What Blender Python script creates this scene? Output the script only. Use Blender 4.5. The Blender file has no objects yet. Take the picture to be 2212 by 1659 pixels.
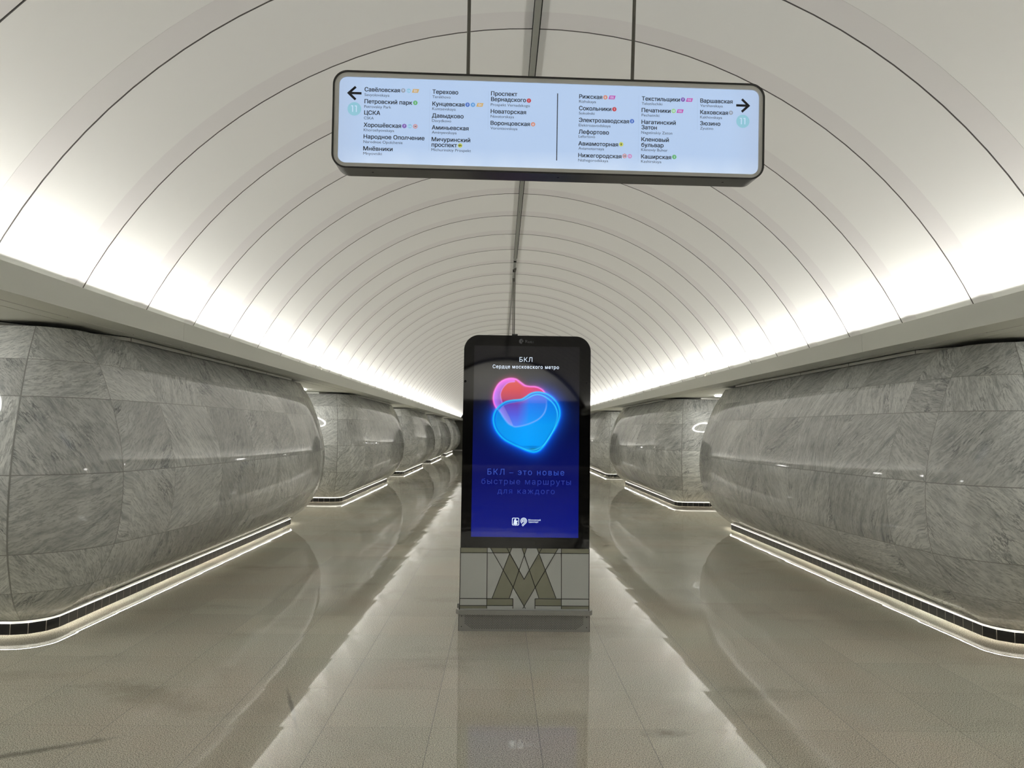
import bpy, bmesh, math, random
import numpy as np
from mathutils import Vector, Matrix
from mathutils.geometry import delaunay_2d_cdt

# ------------------------------------------------------------------ camera, world, light, exposure
S = bpy.context.scene
COL = S.collection
CAM_X, CAM_H = -0.242, 1.668
CAM_P, CAM_Y, CAM_R, CAM_F = 0.0662817, 0.0163409, 0.0140780, 1537.69
def make_camera():
    p, y, r = CAM_P, CAM_Y, CAM_R
    f = Vector((math.sin(y)*math.cos(p), math.cos(y)*math.cos(p), math.sin(p)))
    rt = Vector((math.cos(y), -math.sin(y), 0)); up = rt.cross(f)
    r2 = math.cos(r)*rt + math.sin(r)*up; u2 = -math.sin(r)*rt + math.cos(r)*up
    m = Matrix((r2, u2, -f)).transposed().to_4x4(); m.translation = (CAM_X, 0, CAM_H)
    cd = bpy.data.cameras.new('camera'); cd.sensor_width = 36; cd.lens = CAM_F/2212*36; cd.clip_start = 0.05; cd.clip_end = 300
    c = bpy.data.objects.new('camera', cd); c.matrix_world = m; COL.objects.link(c); S.camera = c
make_camera()
W = bpy.data.worlds.new('world'); S.world = W; W.use_nodes = True
W.node_tree.nodes['Background'].inputs[0].default_value = (0.02, 0.02, 0.02, 1)
W.node_tree.nodes['Background'].inputs[1].default_value = 1.0
vs = S.view_settings; vs.view_transform = 'Standard'; vs.look = 'None'; vs.exposure = 0.0; vs.gamma = 1.0; vs.use_curve_mapping = False
cy = S.cycles
cy.use_denoising = True; cy.max_bounces = 4; cy.diffuse_bounces = 3; cy.glossy_bounces = 3; cy.transmission_bounces = 1; cy.use_adaptive_sampling = True; cy.adaptive_threshold = 0.06; cy.adaptive_min_samples = 16; cy.light_sampling_threshold = 0.03; cy.sample_clamp_indirect = 6.0
cy.caustics_reflective = False; cy.caustics_refractive = False

COVE_POWER, PLATFORM_POWER, RING_GLOW, STRIP_GLOW = 10.8, 420.0, 40.0, 48.0
WHITE_LIGHT = (0.995, 0.98, 0.925)
HALL_START, HALL_END = -19.0, 60.0
def area_light(name, loc, sx, sy, power, direction, color=WHITE_LIGHT):
    d = bpy.data.lights.new(name, 'AREA'); d.shape = 'RECTANGLE'; d.size = sx; d.size_y = sy; d.energy = power; d.color = color
    o = bpy.data.objects.new(name, d); o.location = loc
    o.rotation_euler = Vector(direction).to_track_quat('-Z', 'Y').to_euler(); COL.objects.link(o)
    return o
# lamps lying in the two cove troughs behind the cornices, one under each vault panel
def cove_lamps():
    proto = None
    for k in range(-24, 55):
        for s in (-1, 1):
            y = 5.92 + k
            if y > HALL_END - 0.4: continue
            if proto is None:
                proto = bpy.data.lights.new('cove_lamp', 'AREA'); proto.shape = 'RECTANGLE'; proto.size = 0.94; proto.spread = math.radians(142); proto.size_y = 0.03
                proto.energy = COVE_POWER; proto.color = WHITE_LIGHT
            o = bpy.data.objects.new('cove_lamp', proto)
            d = Vector((-s*0.50, 0, 0.866)).normalized()
            z = -d; x = Vector((0, 1, 0)); yv = z.cross(x)
            m = Matrix((x, yv, z)).transposed().to_4x4(); m.translation = (s*3.413, y, 2.676)
            o.matrix_world = m; COL.objects.link(o)
cove_lamps()
# the lit train platforms beyond the passages
for s in (-1, 1):
    for k in range(4):
        area_light('platform_lamp', (s*8.3, -8 + 18*k, 2.46), 1.0, 14, PLATFORM_POWER, (0, 0, -1))

# ------------------------------------------------------------------ helpers
def lin(c): return tuple(((v/255)/12.92 if v/255 <= 0.04045 else ((v/255+0.055)/1.055)**2.4) for v in c)
def new_mat(name):
    m = bpy.data.materials.new(name); m.use_nodes = True
    nt = m.node_tree; return m, nt, nt.nodes['Principled BSDF']
def mat(name, col, rough=0.5, metal=0.0, spec=0.5, emit=None, estr=1.0, noise=0.0, nscale=8.0):
    m, nt, b = new_mat(name)
    b.inputs['Base Color'].default_value = (*col, 1); b.inputs['Roughness'].default_value = rough
    b.inputs['Metallic'].default_value = metal; b.inputs['Specular IOR Level'].default_value = spec
    if emit is not None:
        b.inputs['Emission Color'].default_value = (*emit, 1); b.inputs['Emission Strength'].default_value = estr
    if noise:
        tc = nt.nodes.new('ShaderNodeTexCoord'); n = nt.nodes.new('ShaderNodeTexNoise'); n.inputs['Scale'].default_value = nscale
        n.inputs['Detail'].default_value = 4
        mx = nt.nodes.new('ShaderNodeMix'); mx.data_type = 'RGBA'
        mx.inputs[6].default_value = (*[c*(1-noise) for c in col], 1); mx.inputs[7].default_value = (*[min(1, c*(1+noise)) for c in col], 1)
        nt.links.new(tc.outputs['Object'], n.inputs['Vector']); nt.links.new(n.outputs['Fac'], mx.inputs[0]); nt.links.new(mx.outputs[2], b.inputs['Base Color'])
    return m
class NT:
    """tiny wrapper for node wiring"""
    def __init__(s, nt): s.nt = nt
    def n(s, t, **kw):
        nd = s.nt.nodes.new(t)
        for k, v in kw.items(): setattr(nd, k, v)
        return nd
    def link(s, a, b): s.nt.links.new(a, b)
    def m(s, op, a, b=None, c=None):
        nd = s.n('ShaderNodeMath', operation=op)
        for i, v in enumerate((a, b, c)):
            if v is None: continue
            if isinstance(v, (int, float)): nd.inputs[i].default_value = v
            else: s.link(v, nd.inputs[i])
        return nd.outputs[0]
    def vm(s, op, a, b=None, scale=None):
        nd = s.n('ShaderNodeVectorMath', operation=op)
        for i, v in enumerate((a, b)):
            if v is None: continue
            if isinstance(v, tuple): nd.inputs[i].default_value = v
            else: s.link(v, nd.inputs[i])
        if scale is not None:
            if isinstance(scale, (int, float)): nd.inputs['Scale'].default_value = scale
            else: s.link(scale, nd.inputs['Scale'])
        return nd.outputs[0]
    def ramp(s, fac, stops):
        nd = s.n('ShaderNodeValToRGB'); cr = nd.color_ramp
        while len(cr.elements) < len(stops): cr.elements.new(0.5)
        for e, (p, c) in zip(cr.elements, stops): e.position = p; e.color = (*c, 1) if len(c) == 3 else c
        s.link(fac, nd.inputs[0]); return nd.outputs[0]
    def mix(s, fac, a, b, blend='MIX'):
        nd = s.n('ShaderNodeMix', data_type='RGBA', blend_type=blend)
        for i, v in ((0, fac), (6, a), (7, b)):
            if isinstance(v, (int, float)): nd.inputs[i].default_value = v
            elif isinstance(v, tuple): nd.inputs[i].default_value = (*v, 1)
            else: s.link(v, nd.inputs[i])
        return nd.outputs[2]
    def noise(s, vec, scale, detail=4, rough=0.55, dist=0.0, dim='3D'):
        nd = s.n('ShaderNodeTexNoise', noise_dimensions=dim)
        nd.inputs['Scale'].default_value = scale; nd.inputs['Detail'].default_value = detail
        nd.inputs['Roughness'].default_value = rough; nd.inputs['Distortion'].default_value = dist
        if vec is not None: s.link(vec, nd.inputs['Vector'])
        return nd.outputs['Fac']

def link_mesh(name, me, mats, parent=None, smooth=False):
    if smooth:
        me.polygons.foreach_set('use_smooth', [True]*len(me.polygons))
    for m in (mats if isinstance(mats, (list, tuple)) else [mats]): me.materials.append(m)
    o = bpy.data.objects.new(name, me); COL.objects.link(o)
    if parent is not None: o.parent = parent
    return o
def obj(name, bm, mats, parent=None, smooth=False):
    me = bpy.data.meshes.new(name); bm.normal_update(); bm.to_mesh(me); bm.free()
    return link_mesh(name, me, mats, parent, smooth)
def add_box(bm, x0, x1, y0, y1, z0, z1, mi=0, bev=0.0):
    r = bmesh.ops.create_cube(bm, size=1)
    for v in r['verts']:
        v.co = Vector(((x0+x1)/2 + v.co.x*(x1-x0), (y0+y1)/2 + v.co.y*(y1-y0), (z0+z1)/2 + v.co.z*(z1-z0)))
    fs = {f for v in r['verts'] for f in v.link_faces}
    for f in fs: f.material_index = mi
    if bev:
        es = list({e for f in fs for e in f.edges})
        bmesh.ops.bevel(bm, geom=es, offset=bev, segments=2, affect='EDGES', profile=0.6)
def add_cyl(bm, p0, p1, r, n=12, mi=0):
    p0, p1 = Vector(p0), Vector(p1); d = p1-p0
    q = d.to_track_quat('Z', 'Y').to_matrix().to_4x4(); q.translation = (p0+p1)/2
    res = bmesh.ops.create_cone(bm, segments=n, radius1=r, radius2=r, depth=d.length, cap_ends=True, matrix=q)
    for f in {f for v in res['verts'] for f in v.link_faces}: f.material_index = mi
def prism(bm, pts, y0, y1, mi=0):
    """closed outline pts (x,z) counter-clockwise seen from -y, extruded from y0 (front) to y1 (back)"""
    a = [bm.verts.new((x, y0, z)) for x, z in pts]; b = [bm.verts.new((x, y1, z)) for x, z in pts]
    n = len(pts); fs = [bm.faces.new(a), bm.faces.new(b[::-1])]
    for i in range(n): fs.append(bm.faces.new((a[i], b[i], b[(i+1) % n], a[(i+1) % n])))
    for f in fs: f.material_index = mi
    return fs
def rrect(x0, x1, z0, z1, r, n=10, r_bottom=None):
    rb = r if r_bottom is None else r_bottom
    out = []
    for cx, cz, a0, rr in ((x1-rb, z0+rb, -90, rb), (x1-r, z1-r, 0, r), (x0+r, z1-r, 90, r), (x0+rb, z0+rb, 180, rb)):
        if rr < 1e-6: out.append((cx, cz)); continue
        for i in range(n+1):
            a = math.radians(a0 + 90*i/n); out.append((cx+rr*math.cos(a), cz+rr*math.sin(a)))
    return out
def frame_mesh(bm, outer, inner, y0, y1, mi=0):
    """ring between two outlines with the same vertex count, from y0 (front) to y1"""
    n = len(outer); V = [[bm.verts.new((x, y, z)) for x, z in pts] for pts, y in ((outer, y0), (inner, y0), (outer, y1), (inner, y1))]
    for i in range(n):
        j = (i+1) % n
        for q in ((V[0][i], V[0][j], V[1][j], V[1][i]), (V[2][j], V[2][i], V[3][i], V[3][j]), (V[0][j], V[0][i], V[2][i], V[2][j]), (V[1][i], V[1][j], V[3][j], V[3][i])):
            bm.faces.new(q).material_index = mi
def flat(bm, pts, y, mi=0):
    f = bm.faces.new([bm.verts.new((x, y, z)) for x, z in pts]); f.material_index = mi; return f
def ribbon(bm, p, q, w, y, mi=0):
    d = Vector((q[0]-p[0], q[1]-p[1])).normalized(); n = Vector((-d.y, d.x))*w/2
    flat(bm, [(p[0]-n.x, p[1]-n.y), (q[0]-n.x, q[1]-n.y), (q[0]+n.x, q[1]+n.y), (p[0]+n.x, p[1]+n.y)], y, mi)
def disc(bm, c, r, y, n=28, mi=0):
    flat(bm, [(c[0]+r*math.cos(2*math.pi*i/n), c[1]+r*math.sin(2*math.pi*i/n)) for i in range(n)], y, mi)
def thing(name, label, cat, loc=(0, 0, 0), rot=None, group=None):
    o = bpy.data.objects.new(name, None); o.empty_display_size = 0.1; o.location = loc
    if rot is not None: o.rotation_euler = rot
    COL.objects.link(o); return tag(o, label, cat, group)
def tag(o, label, cat, group=None):
    o['label'] = label; o['category'] = cat
    if group: o['group'] = group
    return o
def structure(o): o['kind'] = 'structure'; return o
def copy_tree(o, parent=None):
    c = o.copy(); COL.objects.link(c)
    if parent is not None: c.parent = parent
    for ch in list(o.children): copy_tree(ch, c)
    return c
_text_cache = {}
def text_mesh(body, size, bold=0.0, track=1.0):
    """flat lettering in the x-z plane, facing -y, baseline at z=0, left edge at x=0; returns mesh, width, height"""
    cu = bpy.data.curves.new('lettering', 'FONT'); cu.body = body; cu.size = 1.0; cu.offset = bold; cu.space_character = track; cu.resolution_u = 3
    o = bpy.data.objects.new('lettering', cu); COL.objects.link(o)
    dg = bpy.context.evaluated_depsgraph_get()
    # strokes of a letter overlap: split the plane along all contours and keep what has a winding number
    rings = []
    for sp in o.to_curve(dg).splines:
        bp = sp.bezier_points; pts = []
        for i in range(len(bp)):
            p, q = bp[i], bp[(i+1) % len(bp)]
            p0, p1, p2, p3 = (Vector(v) for v in (p.co, p.handle_right, q.handle_left, q.co))
            straight = abs((p1-p0).cross(p3-p0).z) < 1e-6 and abs((p2-p0).cross(p3-p0).z) < 1e-6
            for t in ((0,) if straight else (0, .25, .5, .75)):
                u = 1-t; c = p0*u**3 + p1*3*u*u*t + p2*3*u*t*t + p3*t**3
                if not pts or (c-pts[-1]).length > 1e-5: pts.append(c)
        if len(pts) > 2: rings.append([(c.x, c.y) for c in pts])
    o.to_curve_clear(); bpy.data.objects.remove(o); bpy.data.curves.remove(cu)
    V2, E2 = [], []
    for r in rings:
        b0 = len(V2); V2 += [Vector(c) for c in r]; E2 += [(b0+i, b0+(i+1) % len(r)) for i in range(len(r))]
    vo, _, fo, *_ = delaunay_2d_cdt(V2, E2, [], 0, 1e-6)
    A = np.concatenate([np.array(r) for r in rings]); B = np.concatenate([np.roll(np.array(r), -1, 0) for r in rings])
    V = [(v.x, v.y, 0) for v in vo]; F = []
    for f in fo:
        c = sum((vo[i] for i in f), Vector((0, 0)))/len(f)
        left = (B[:, 0]-A[:, 0])*(c.y-A[:, 1]) - (c.x-A[:, 0])*(B[:, 1]-A[:, 1])
        wn = int(((A[:, 1] <= c.y) & (B[:, 1] > c.y) & (left > 0)).sum()) - int(((A[:, 1] > c.y) & (B[:, 1] <= c.y) & (left < 0)).sum())
        if wn: F.append(list(f))
    me = bpy.data.meshes.new('lettering'); me.from_pydata(V, [], F)
    co = np.array(V); x0, x1 = co[:, 0].min(), co[:, 0].max()
    return me, co, x0, x1
def lettering(name, body, x, z, y, m, parent, width=None, cap=0.1, bold=0.0, track=1.0, center=False, into=None):
    """cap: height of a capital letter in metres; width: full width to fit"""
    me, co, x0, x1 = text_mesh(body, 1.0, 0.0, track)
    sz = cap/0.727
    sx = sz if width is None else width/(x1-x0)
    out = np.zeros_like(co)
    out[:, 0] = (co[:, 0]-x0)*sx + (x if not center else x-(x1-x0)*sx/2)
    out[:, 1] = y; out[:, 2] = z + co[:, 1]*sz
    me.vertices.foreach_set('co', out.ravel()); me.update()
    if bold:
        d = bold*cap; bm = bmesh.new(); me0 = me
        for k, (ax, az) in enumerate(((1, 0.6), (-1, -0.6), (1, -0.6), (-1, 0.6))):
            q = me0.copy(); c2 = out + np.array([ax*d, -0.00002*k, az*d]); q.vertices.foreach_set('co', c2.ravel()); bm.from_mesh(q); bpy.data.meshes.remove(q)
        me = bpy.data.meshes.new('lettering'); bm.to_mesh(me); bm.free(); bpy.data.meshes.remove(me0)
    if into is not None:
        into.append((me, m)); return None
    me.name = name
    return link_mesh(name, me, m, parent)

# ------------------------------------------------------------------ materials
def marble_material():
    m, nt, b = new_mat('polished_grey_marble'); N = NT(nt)
    uvt = N.n('ShaderNodeUVMap', uv_map='tile').outputs[0]; uvm = N.n('ShaderNodeUVMap', uv_map='metric').outputs[0]
    at = N.n('ShaderNodeAttribute', attribute_name='slab'); sp = N.n('ShaderNodeSeparateColor'); N.link(at.outputs['Color'], sp.inputs[0])
    r, g, bl = sp.outputs
    off = N.n('ShaderNodeCombineXYZ'); N.link(N.m('MULTIPLY', r, 37.0), off.inputs[0]); N.link(N.m('MULTIPLY', bl, 53.0), off.inputs[1]); N.link(N.m('MULTIPLY', r, 19.0), off.inputs[2])
    rot = N.n('ShaderNodeVectorRotate', rotation_type='Z_AXIS'); N.link(uvm, rot.inputs['Vector']); N.link(N.m('MULTIPLY', g, 6.2832), rot.inputs['Angle'])
    v = N.vm('ADD', rot.outputs[0], off.outputs[0])
    warp = N.n('ShaderNodeTexNoise'); warp.inputs['Scale'].default_value = 1.3; warp.inputs['Detail'].default_value = 3; N.link(v, warp.inputs['Vector'])
    vw = N.vm('ADD', v, N.vm('SCALE', warp.outputs['Color'], None, 0.16))
    streak = N.noise(N.vm('MULTIPLY', vw, (3.2, 17.0, 3.0)), 1.0, 6, 0.68, 0.35)
    cloud = N.noise(vw, 2.0, 2, 0.55, 0.2)
    fine = N.noise(N.vm('MULTIPLY', vw, (16.0, 75.0, 10.0)), 1.0, 3, 0.72)
    vein = N.m('ABSOLUTE', N.m('SUBTRACT', N.noise(N.vm('MULTIPLY', vw, (1.8, 8.0, 2.0)), 1.0, 6, 0.66, 0.5), 0.5))
    veinm = N.ramp(vein, [(0.0, (1, 1, 1)), (0.010, (0.5, 0.5, 0.5)), (0.03, (0, 0, 0))])
    patch = N.ramp(N.noise(vw, 2.3, 3, 0.6), [(0.46, (0, 0, 0)), (0.64, (1, 1, 1))])
    base = N.ramp(streak, [(0.29, (0.36, 0.375, 0.375)), (0.42, (0.62, 0.635, 0.62)), (0.55, (0.78, 0.79, 0.765)), (0.8, (0.85, 0.86, 0.835))])
    base = N.mix(N.ramp(fine, [(0.38, (0.8, 0.8, 0.8)), (0.52, (0, 0, 0))]), base, (0.42, 0.435, 0.43))
    base = N.mix(N.m('MULTIPLY', N.m('MULTIPLY', veinm, patch), 0.9), base, (0.11, 0.115, 0.125))
    tone = N.m('ADD', N.m('MULTIPLY', bl, 0.36), N.m('ADD', N.m('MULTIPLY', cloud, 0.34), 0.63))
    base = N.vm('SCALE', base, None, tone)
    # joints between the slabs
    sx = N.n('ShaderNodeSeparateXYZ'); N.link(uvt, sx.inputs[0])
    fu = N.m('FRACT', sx.outputs[0]); fv = N.m('FRACT', sx.outputs[1])
    du = N.m('MINIMUM', fu, N.m('SUBTRACT', 1.0, fu)); dv = N.m('MINIMUM', fv, N.m('SUBTRACT', 1.0, fv))
    j = N.m('MAXIMUM', N.m('LESS_THAN', du, 0.0034), N.m('LESS_THAN', dv, 0.0068))
    base = N.mix(N.m('MULTIPLY', j, 0.85), base, (0.22, 0.22, 0.205))
    N.link(base, b.inputs['Base Color'])
    N.link(N.m('ADD', N.m('MULTIPLY', j, 0.4), N.m('ADD', N.m('MULTIPLY', cloud, 0.06), 0.035)), b.inputs['Roughness'])
    b.inputs['IOR'].default_value = 1.5
    return m
def floor_material():
    m, nt, b = new_mat('polished_beige_granite'); N = NT(nt)
    P = N.n('ShaderNodeTexCoord').outputs['Object']
    sx = N.n('ShaderNodeSeparateXYZ'); N.link(P, sx.inputs[0])
    u = N.m('DIVIDE', sx.outputs[0], 0.6); v = N.m('DIVIDE', N.m('SUBTRACT', sx.outputs[1], 4.124), 0.6)
    cu, cv = N.m('FLOOR', u), N.m('FLOOR', v); fu, fv = N.m('FRACT', u), N.m('FRACT', v)
    cell = N.n('ShaderNodeCombineXYZ'); N.link(cu, cell.inputs[0]); N.link(cv, cell.inputs[1])
    wn = N.n('ShaderNodeTexWhiteNoise', noise_dimensions='2D'); N.link(cell.outputs[0], wn.inputs['Vector'])
    sc = N.n('ShaderNodeSeparateColor'); N.link(wn.outputs['Color'], sc.inputs[0])
    g1 = N.noise(P, 175.0, 2, 0.6); g2 = N.noise(P, 95.0, 3, 0.65)
    grain = N.ramp(g1, [(0.34, lin((80, 76, 66))), (0.44, lin((164, 160, 146))), (0.55, lin((212, 208, 194))), (0.68, lin((236, 232, 220)))])
    tint = N.mix(N.ramp(N.noise(P, 0.8, 3, 0.5), [(0.4, (0, 0, 0)), (0.62, (1, 1, 1))]), (0.98, 1.0, 0.97), (1.03, 0.97, 0.925))
    col = N.mix(0.9, grain, tint, 'MULTIPLY')
    col = N.vm('SCALE', col, None, N.m('ADD', 0.94, N.m('ADD', N.m('MULTIPLY', sc.outputs[2], 0.12), N.m('MULTIPLY', g2, 0.26))))
    # worn brown stains along some joints and a long scuffed smear
    st = N.ramp(N.noise(N.vm('MULTIPLY', P, (0.8, 1.3, 1.0)), 1.0, 6, 0.62, 0.3), [(0.55, (0, 0, 0)), (0.78, (1, 1, 1))])
    col = N.mix(N.m('MULTIPLY', st, 0.40), col, lin((128, 117, 98)))
    ragged = N.m('MULTIPLY', N.m('SUBTRACT', N.noise(P, 9.0, 4, 0.65), 0.5), 2.2)
    def blot(cx, cy, ang, sx_, sy_, k, c):
        nonlocal col
        q = N.n('ShaderNodeVectorRotate', rotation_type='Z_AXIS'); N.link(N.vm('SUBTRACT', P, (cx, cy, 0.0)), q.inputs['Vector']); q.inputs['Angle'].default_value = ang
        e = N.n('ShaderNodeVectorMath', operation='LENGTH'); N.link(N.vm('MULTIPLY', q.outputs[0], (1/sx_, 1/sy_, 0.0)), e.inputs[0])
        t = N.m('ADD', e.outputs['Value'], ragged)
        mr = N.n('ShaderNodeMapRange'); N.link(t, mr.inputs[0]); mr.inputs[1].default_value = 0.35; mr.inputs[2].default_value = 1.25; mr.inputs[3].default_value = k; mr.inputs[4].default_value = 0
        col = N.mix(mr.outputs[0], col, c)
    blot(-2.60, 3.80, -0.47, 0.34, 0.035, 0.55, lin((70, 66, 56)))
    blot(0.72, 4.07, 0.0, 0.13, 0.055, 0.60, lin((96, 84, 64)))
    blot(-1.46, 4.40, 1.20, 0.32, 0.014, 0.60, lin((78, 75, 74)))
    blot(-2.35, 4.55, 0.5, 0.55, 0.16, 0.30, lin((120, 108, 88)))
    blot(1.50, 4.70, 0.2, 0.30, 0.12, 0.22, lin((124, 112, 92)))
    du = N.m('MINIMUM', fu, N.m('SUBTRACT', 1.0, fu)); dv = N.m('MINIMUM', fv, N.m('SUBTRACT', 1.0, fv))
    j = N.m('MAXIMUM', N.m('LESS_THAN', du, 0.0032), N.m('MULTIPLY', N.m('LESS_THAN', dv, 0.0022), 0.55))
    col = N.mix(N.m('MULTIPLY', j, 0.75), col, (0.055, 0.05, 0.042))
    N.link(col, b.inputs['Base Color'])
    N.link(N.m('ADD', N.m('MULTIPLY', j, 0.4), N.m('ADD', 0.012, N.m('MULTIPLY', g2, 0.035))), b.inputs['Roughness'])
    b.inputs['IOR'].default_value = 1.52
    # every slab lies a hair out of level and is very slightly cushioned by the polishing
    wv = N.n('ShaderNodeTexNoise'); wv.inputs['Scale'].default_value = 2.2; wv.inputs['Detail'].default_value = 1; N.link(P, wv.inputs['Vector'])
    ws = N.n('ShaderNodeSeparateColor'); N.link(wv.outputs['Color'], ws.inputs[0])
    nx = N.m('ADD', N.m('ADD', N.m('MULTIPLY', N.m('SUBTRACT', sc.outputs[0], 0.5), 0.006), N.m('MULTIPLY', N.m('SUBTRACT', fu, 0.5), 0.0035)), N.m('MULTIPLY', N.m('SUBTRACT', ws.outputs[0], 0.5), 0.0005))
    ny = N.m('ADD', N.m('ADD', N.m('MULTIPLY', N.m('SUBTRACT', sc.outputs[1], 0.5), 0.005), N.m('MULTIPLY', N.m('SUBTRACT', fv, 0.5), 0.006)), N.m('MULTIPLY', N.m('SUBTRACT', ws.outputs[1], 0.5), 0.0005))
    nn = N.n('ShaderNodeCombineXYZ'); N.link(nx, nn.inputs[0]); N.link(ny, nn.inputs[1]); nn.inputs[2].default_value = 1
    N.link(N.vm('NORMALIZE', nn.outputs[0]), b.inputs['Normal'])
    return m
M = dict(
    marble=marble_material(), floor=floor_material(),
    vault=mat('white_vault_panel', (0.79, 0.785, 0.76), 0.5, noise=0.02, nscale=0.8),
    vault_strip=mat('white_vault_strip', (0.735, 0.715, 0.705), 0.5, noise=0.02, nscale=0.8),
    groove=mat('dark_panel_joint', (0.16, 0.15, 0.14), 0.8),
    cornice=mat('grey_painted_cornice', (0.74, 0.75, 0.68), 0.45, noise=0.02, nscale=1.0),
    soffit=mat('pale_passage_ceiling', (0.74, 0.745, 0.68), 0.5, noise=0.02, nscale=1.0),
    trim=mat('pale_metal_trim', (0.62, 0.62, 0.58), 0.35, 0.2, noise=0.03, nscale=10),
    metal=mat('grey_anodised_metal', (0.36, 0.37, 0.35), 0.38, 0.6, noise=0.05, nscale=20),
    dark_metal=mat('dark_painted_metal', (0.035, 0.034, 0.03), 0.35, 0.3, noise=0.1, nscale=30),
    rod=mat('brown_grey_rod', (0.10, 0.095, 0.08), 0.4, 0.4, noise=0.1, nscale=30),
    plinth=mat('black_plinth_tile', (0.006, 0.006, 0.006), 0.35, spec=0.25, noise=0.3, nscale=14),
    grout=mat('pale_plinth_grout', (0.16, 0.15, 0.13), 0.8, noise=0.1, nscale=40),
    led=mat('led_strip_glow', (0.8, 0.8, 0.75), 0.5, emit=(1.0, 0.96, 0.85), estr=STRIP_GLOW),
    ring=mat('ring_lamp_glow', (0.8, 0.8, 0.8), 0.5, emit=(1.0, 0.98, 0.95), estr=RING_GLOW),
    black=mat('black_gloss_glass', (0.003, 0.003, 0.003), 0.03, spec=0.35),
    shell=mat('black_powder_coat', (0.012, 0.012, 0.010), 0.33, noise=0.15, nscale=25),
    sign_frame=mat('pale_grey_sign_frame', (0.68, 0.68, 0.65), 0.4, noise=0.03, nscale=10),
    ink=mat('black_print', (0.012, 0.014, 0.022), 0.6),
    ink_soft=mat('grey_print', (0.05, 0.055, 0.075), 0.6),
    far=mat('dark_far_wall', (0.10, 0.10, 0.085), 0.6, noise=0.1, nscale=2),
    white_wall=mat('white_plaster', (0.62, 0.61, 0.57), 0.6, noise=0.03, nscale=1),
    dark_void=mat('dark_brown_portal', (0.03, 0.028, 0.026), 0.6, noise=0.1, nscale=2),
    arch=mat('grey_portal_arch', (0.12, 0.12, 0.12), 0.5, noise=0.1, nscale=2),
    steel=mat('brushed_steel', (0.36, 0.36, 0.345), 0.42, 0.55, noise=0.05, nscale=30),
    steel_dark=mat('brushed_steel_dark', (0.40, 0.40, 0.385), 0.45, 0.5, noise=0.06, nscale=30),
    hole=mat('black_hole', (0.003, 0.003, 0.003), 0.9),
    kiosk_white=mat('pale_grey_enamel', (0.61, 0.63, 0.61), 0.22, noise=0.03, nscale=4),
    olive=mat('olive_enamel', (0.285, 0.285, 0.215), 0.22, noise=0.05, nscale=4),
    kline=mat('dark_inlay_line', (0.022, 0.022, 0.018), 0.3),
)

# ------------------------------------------------------------------ the vault
VR, VZ = 3.91, 1.0
def build_vault():
    """panels 0.76 m wide and strips 0.23 m wide, with real open joints between them"""
    ang = math.acos((2.50-VZ)/VR); nseg = 44
    th = [-ang + 2*ang*i/nseg for i in range(nseg+1)]
    rows = []                                       # (y, radius, material of the band that follows)
    y = HALL_START; k = math.floor(HALL_START-5.54)
    rows.append((HALL_START, VR, 0))
    while True:
        d = 5.54 + k; t = d + 0.765
        for c, w, after in ((d, 0.0048, 0), (t, 0.0022, 1)):
            if c <= HALL_START + 0.1 or c >= HALL_END - 0.1: continue
            r0 = VR if after == 1 else VR + 0.003
            r1 = VR if after == 0 else VR + 0.003
            rows += [(c-w, r0, 2), (c-w, VR+0.035, 2), (c+w, VR+0.035, 2), (c+w, r1, after)]
        k += 1
        if 5.54 + k > HALL_END: break
    rows.append((HALL_END, VR, 0))
    V = [(r*math.sin(a), yy, VZ + r*math.cos(a)) for yy, r, _ in rows for a in th]
    F, MI = [], []
    n = nseg+1
    for i in range(len(rows)-1):
        for j in range(nseg):
            F.append((i*n+j, (i+1)*n+j, (i+1)*n+j+1, i*n+j+1)); MI.append(rows[i][2])
    me = bpy.data.meshes.new('ceiling'); me.from_pydata(V, [], F); me.polygons.foreach_set('material_index', MI); me.update()
    o = link_mesh('ceiling', me, [M['vault'], M['vault_strip'], M['groove']])
    # smooth only around the arc
    me.polygons.foreach_set('use_smooth', [True]*len(me.polygons))
    ed = me.edges; sharp = [abs(me.vertices[e.vertices[0]].co.y - me.vertices[e.vertices[1]].co.y) < 1e-6 for e in ed]
    at = me.attributes.new('sharp_edge', 'BOOLEAN', 'EDGE'); at.data.foreach_set('value', sharp)
    return structure(o)
build_vault()
# metal channel that closes the seam along the crown
bm = bmesh.new()
add_box(bm, -0.024, 0.024, HALL_START, 13.2, VZ+VR-0.045, VZ+VR-0.004)
add_box(bm, -0.030, 0.036, HALL_START, 13.2, VZ+VR-0.004, VZ+VR+0.01, 1)
for y in (13.32, 14.15):
    add_box(bm, -0.022, 0.022, y, y+0.62, VZ+VR-0.04, VZ+VR-0.002)
    add_box(bm, -0.026, 0.026, y-0.06, y-0.01, VZ+VR-0.05, VZ+VR-0.002, 1)
add_box(bm, -0.020, 0.020, 14.85, HALL_END, VZ+VR-0.03, VZ+VR-0.002, 2)
for y in (0.9, 3.4, 5.05, 7.6, 10.2): add_box(bm, -0.004, 0.004, y, y+0.012, VZ+VR-0.047, VZ+VR-0.044, 1)
structure(obj('trim_3', bm, [M['metal'], M['hole'], M['steel']]))

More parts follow.
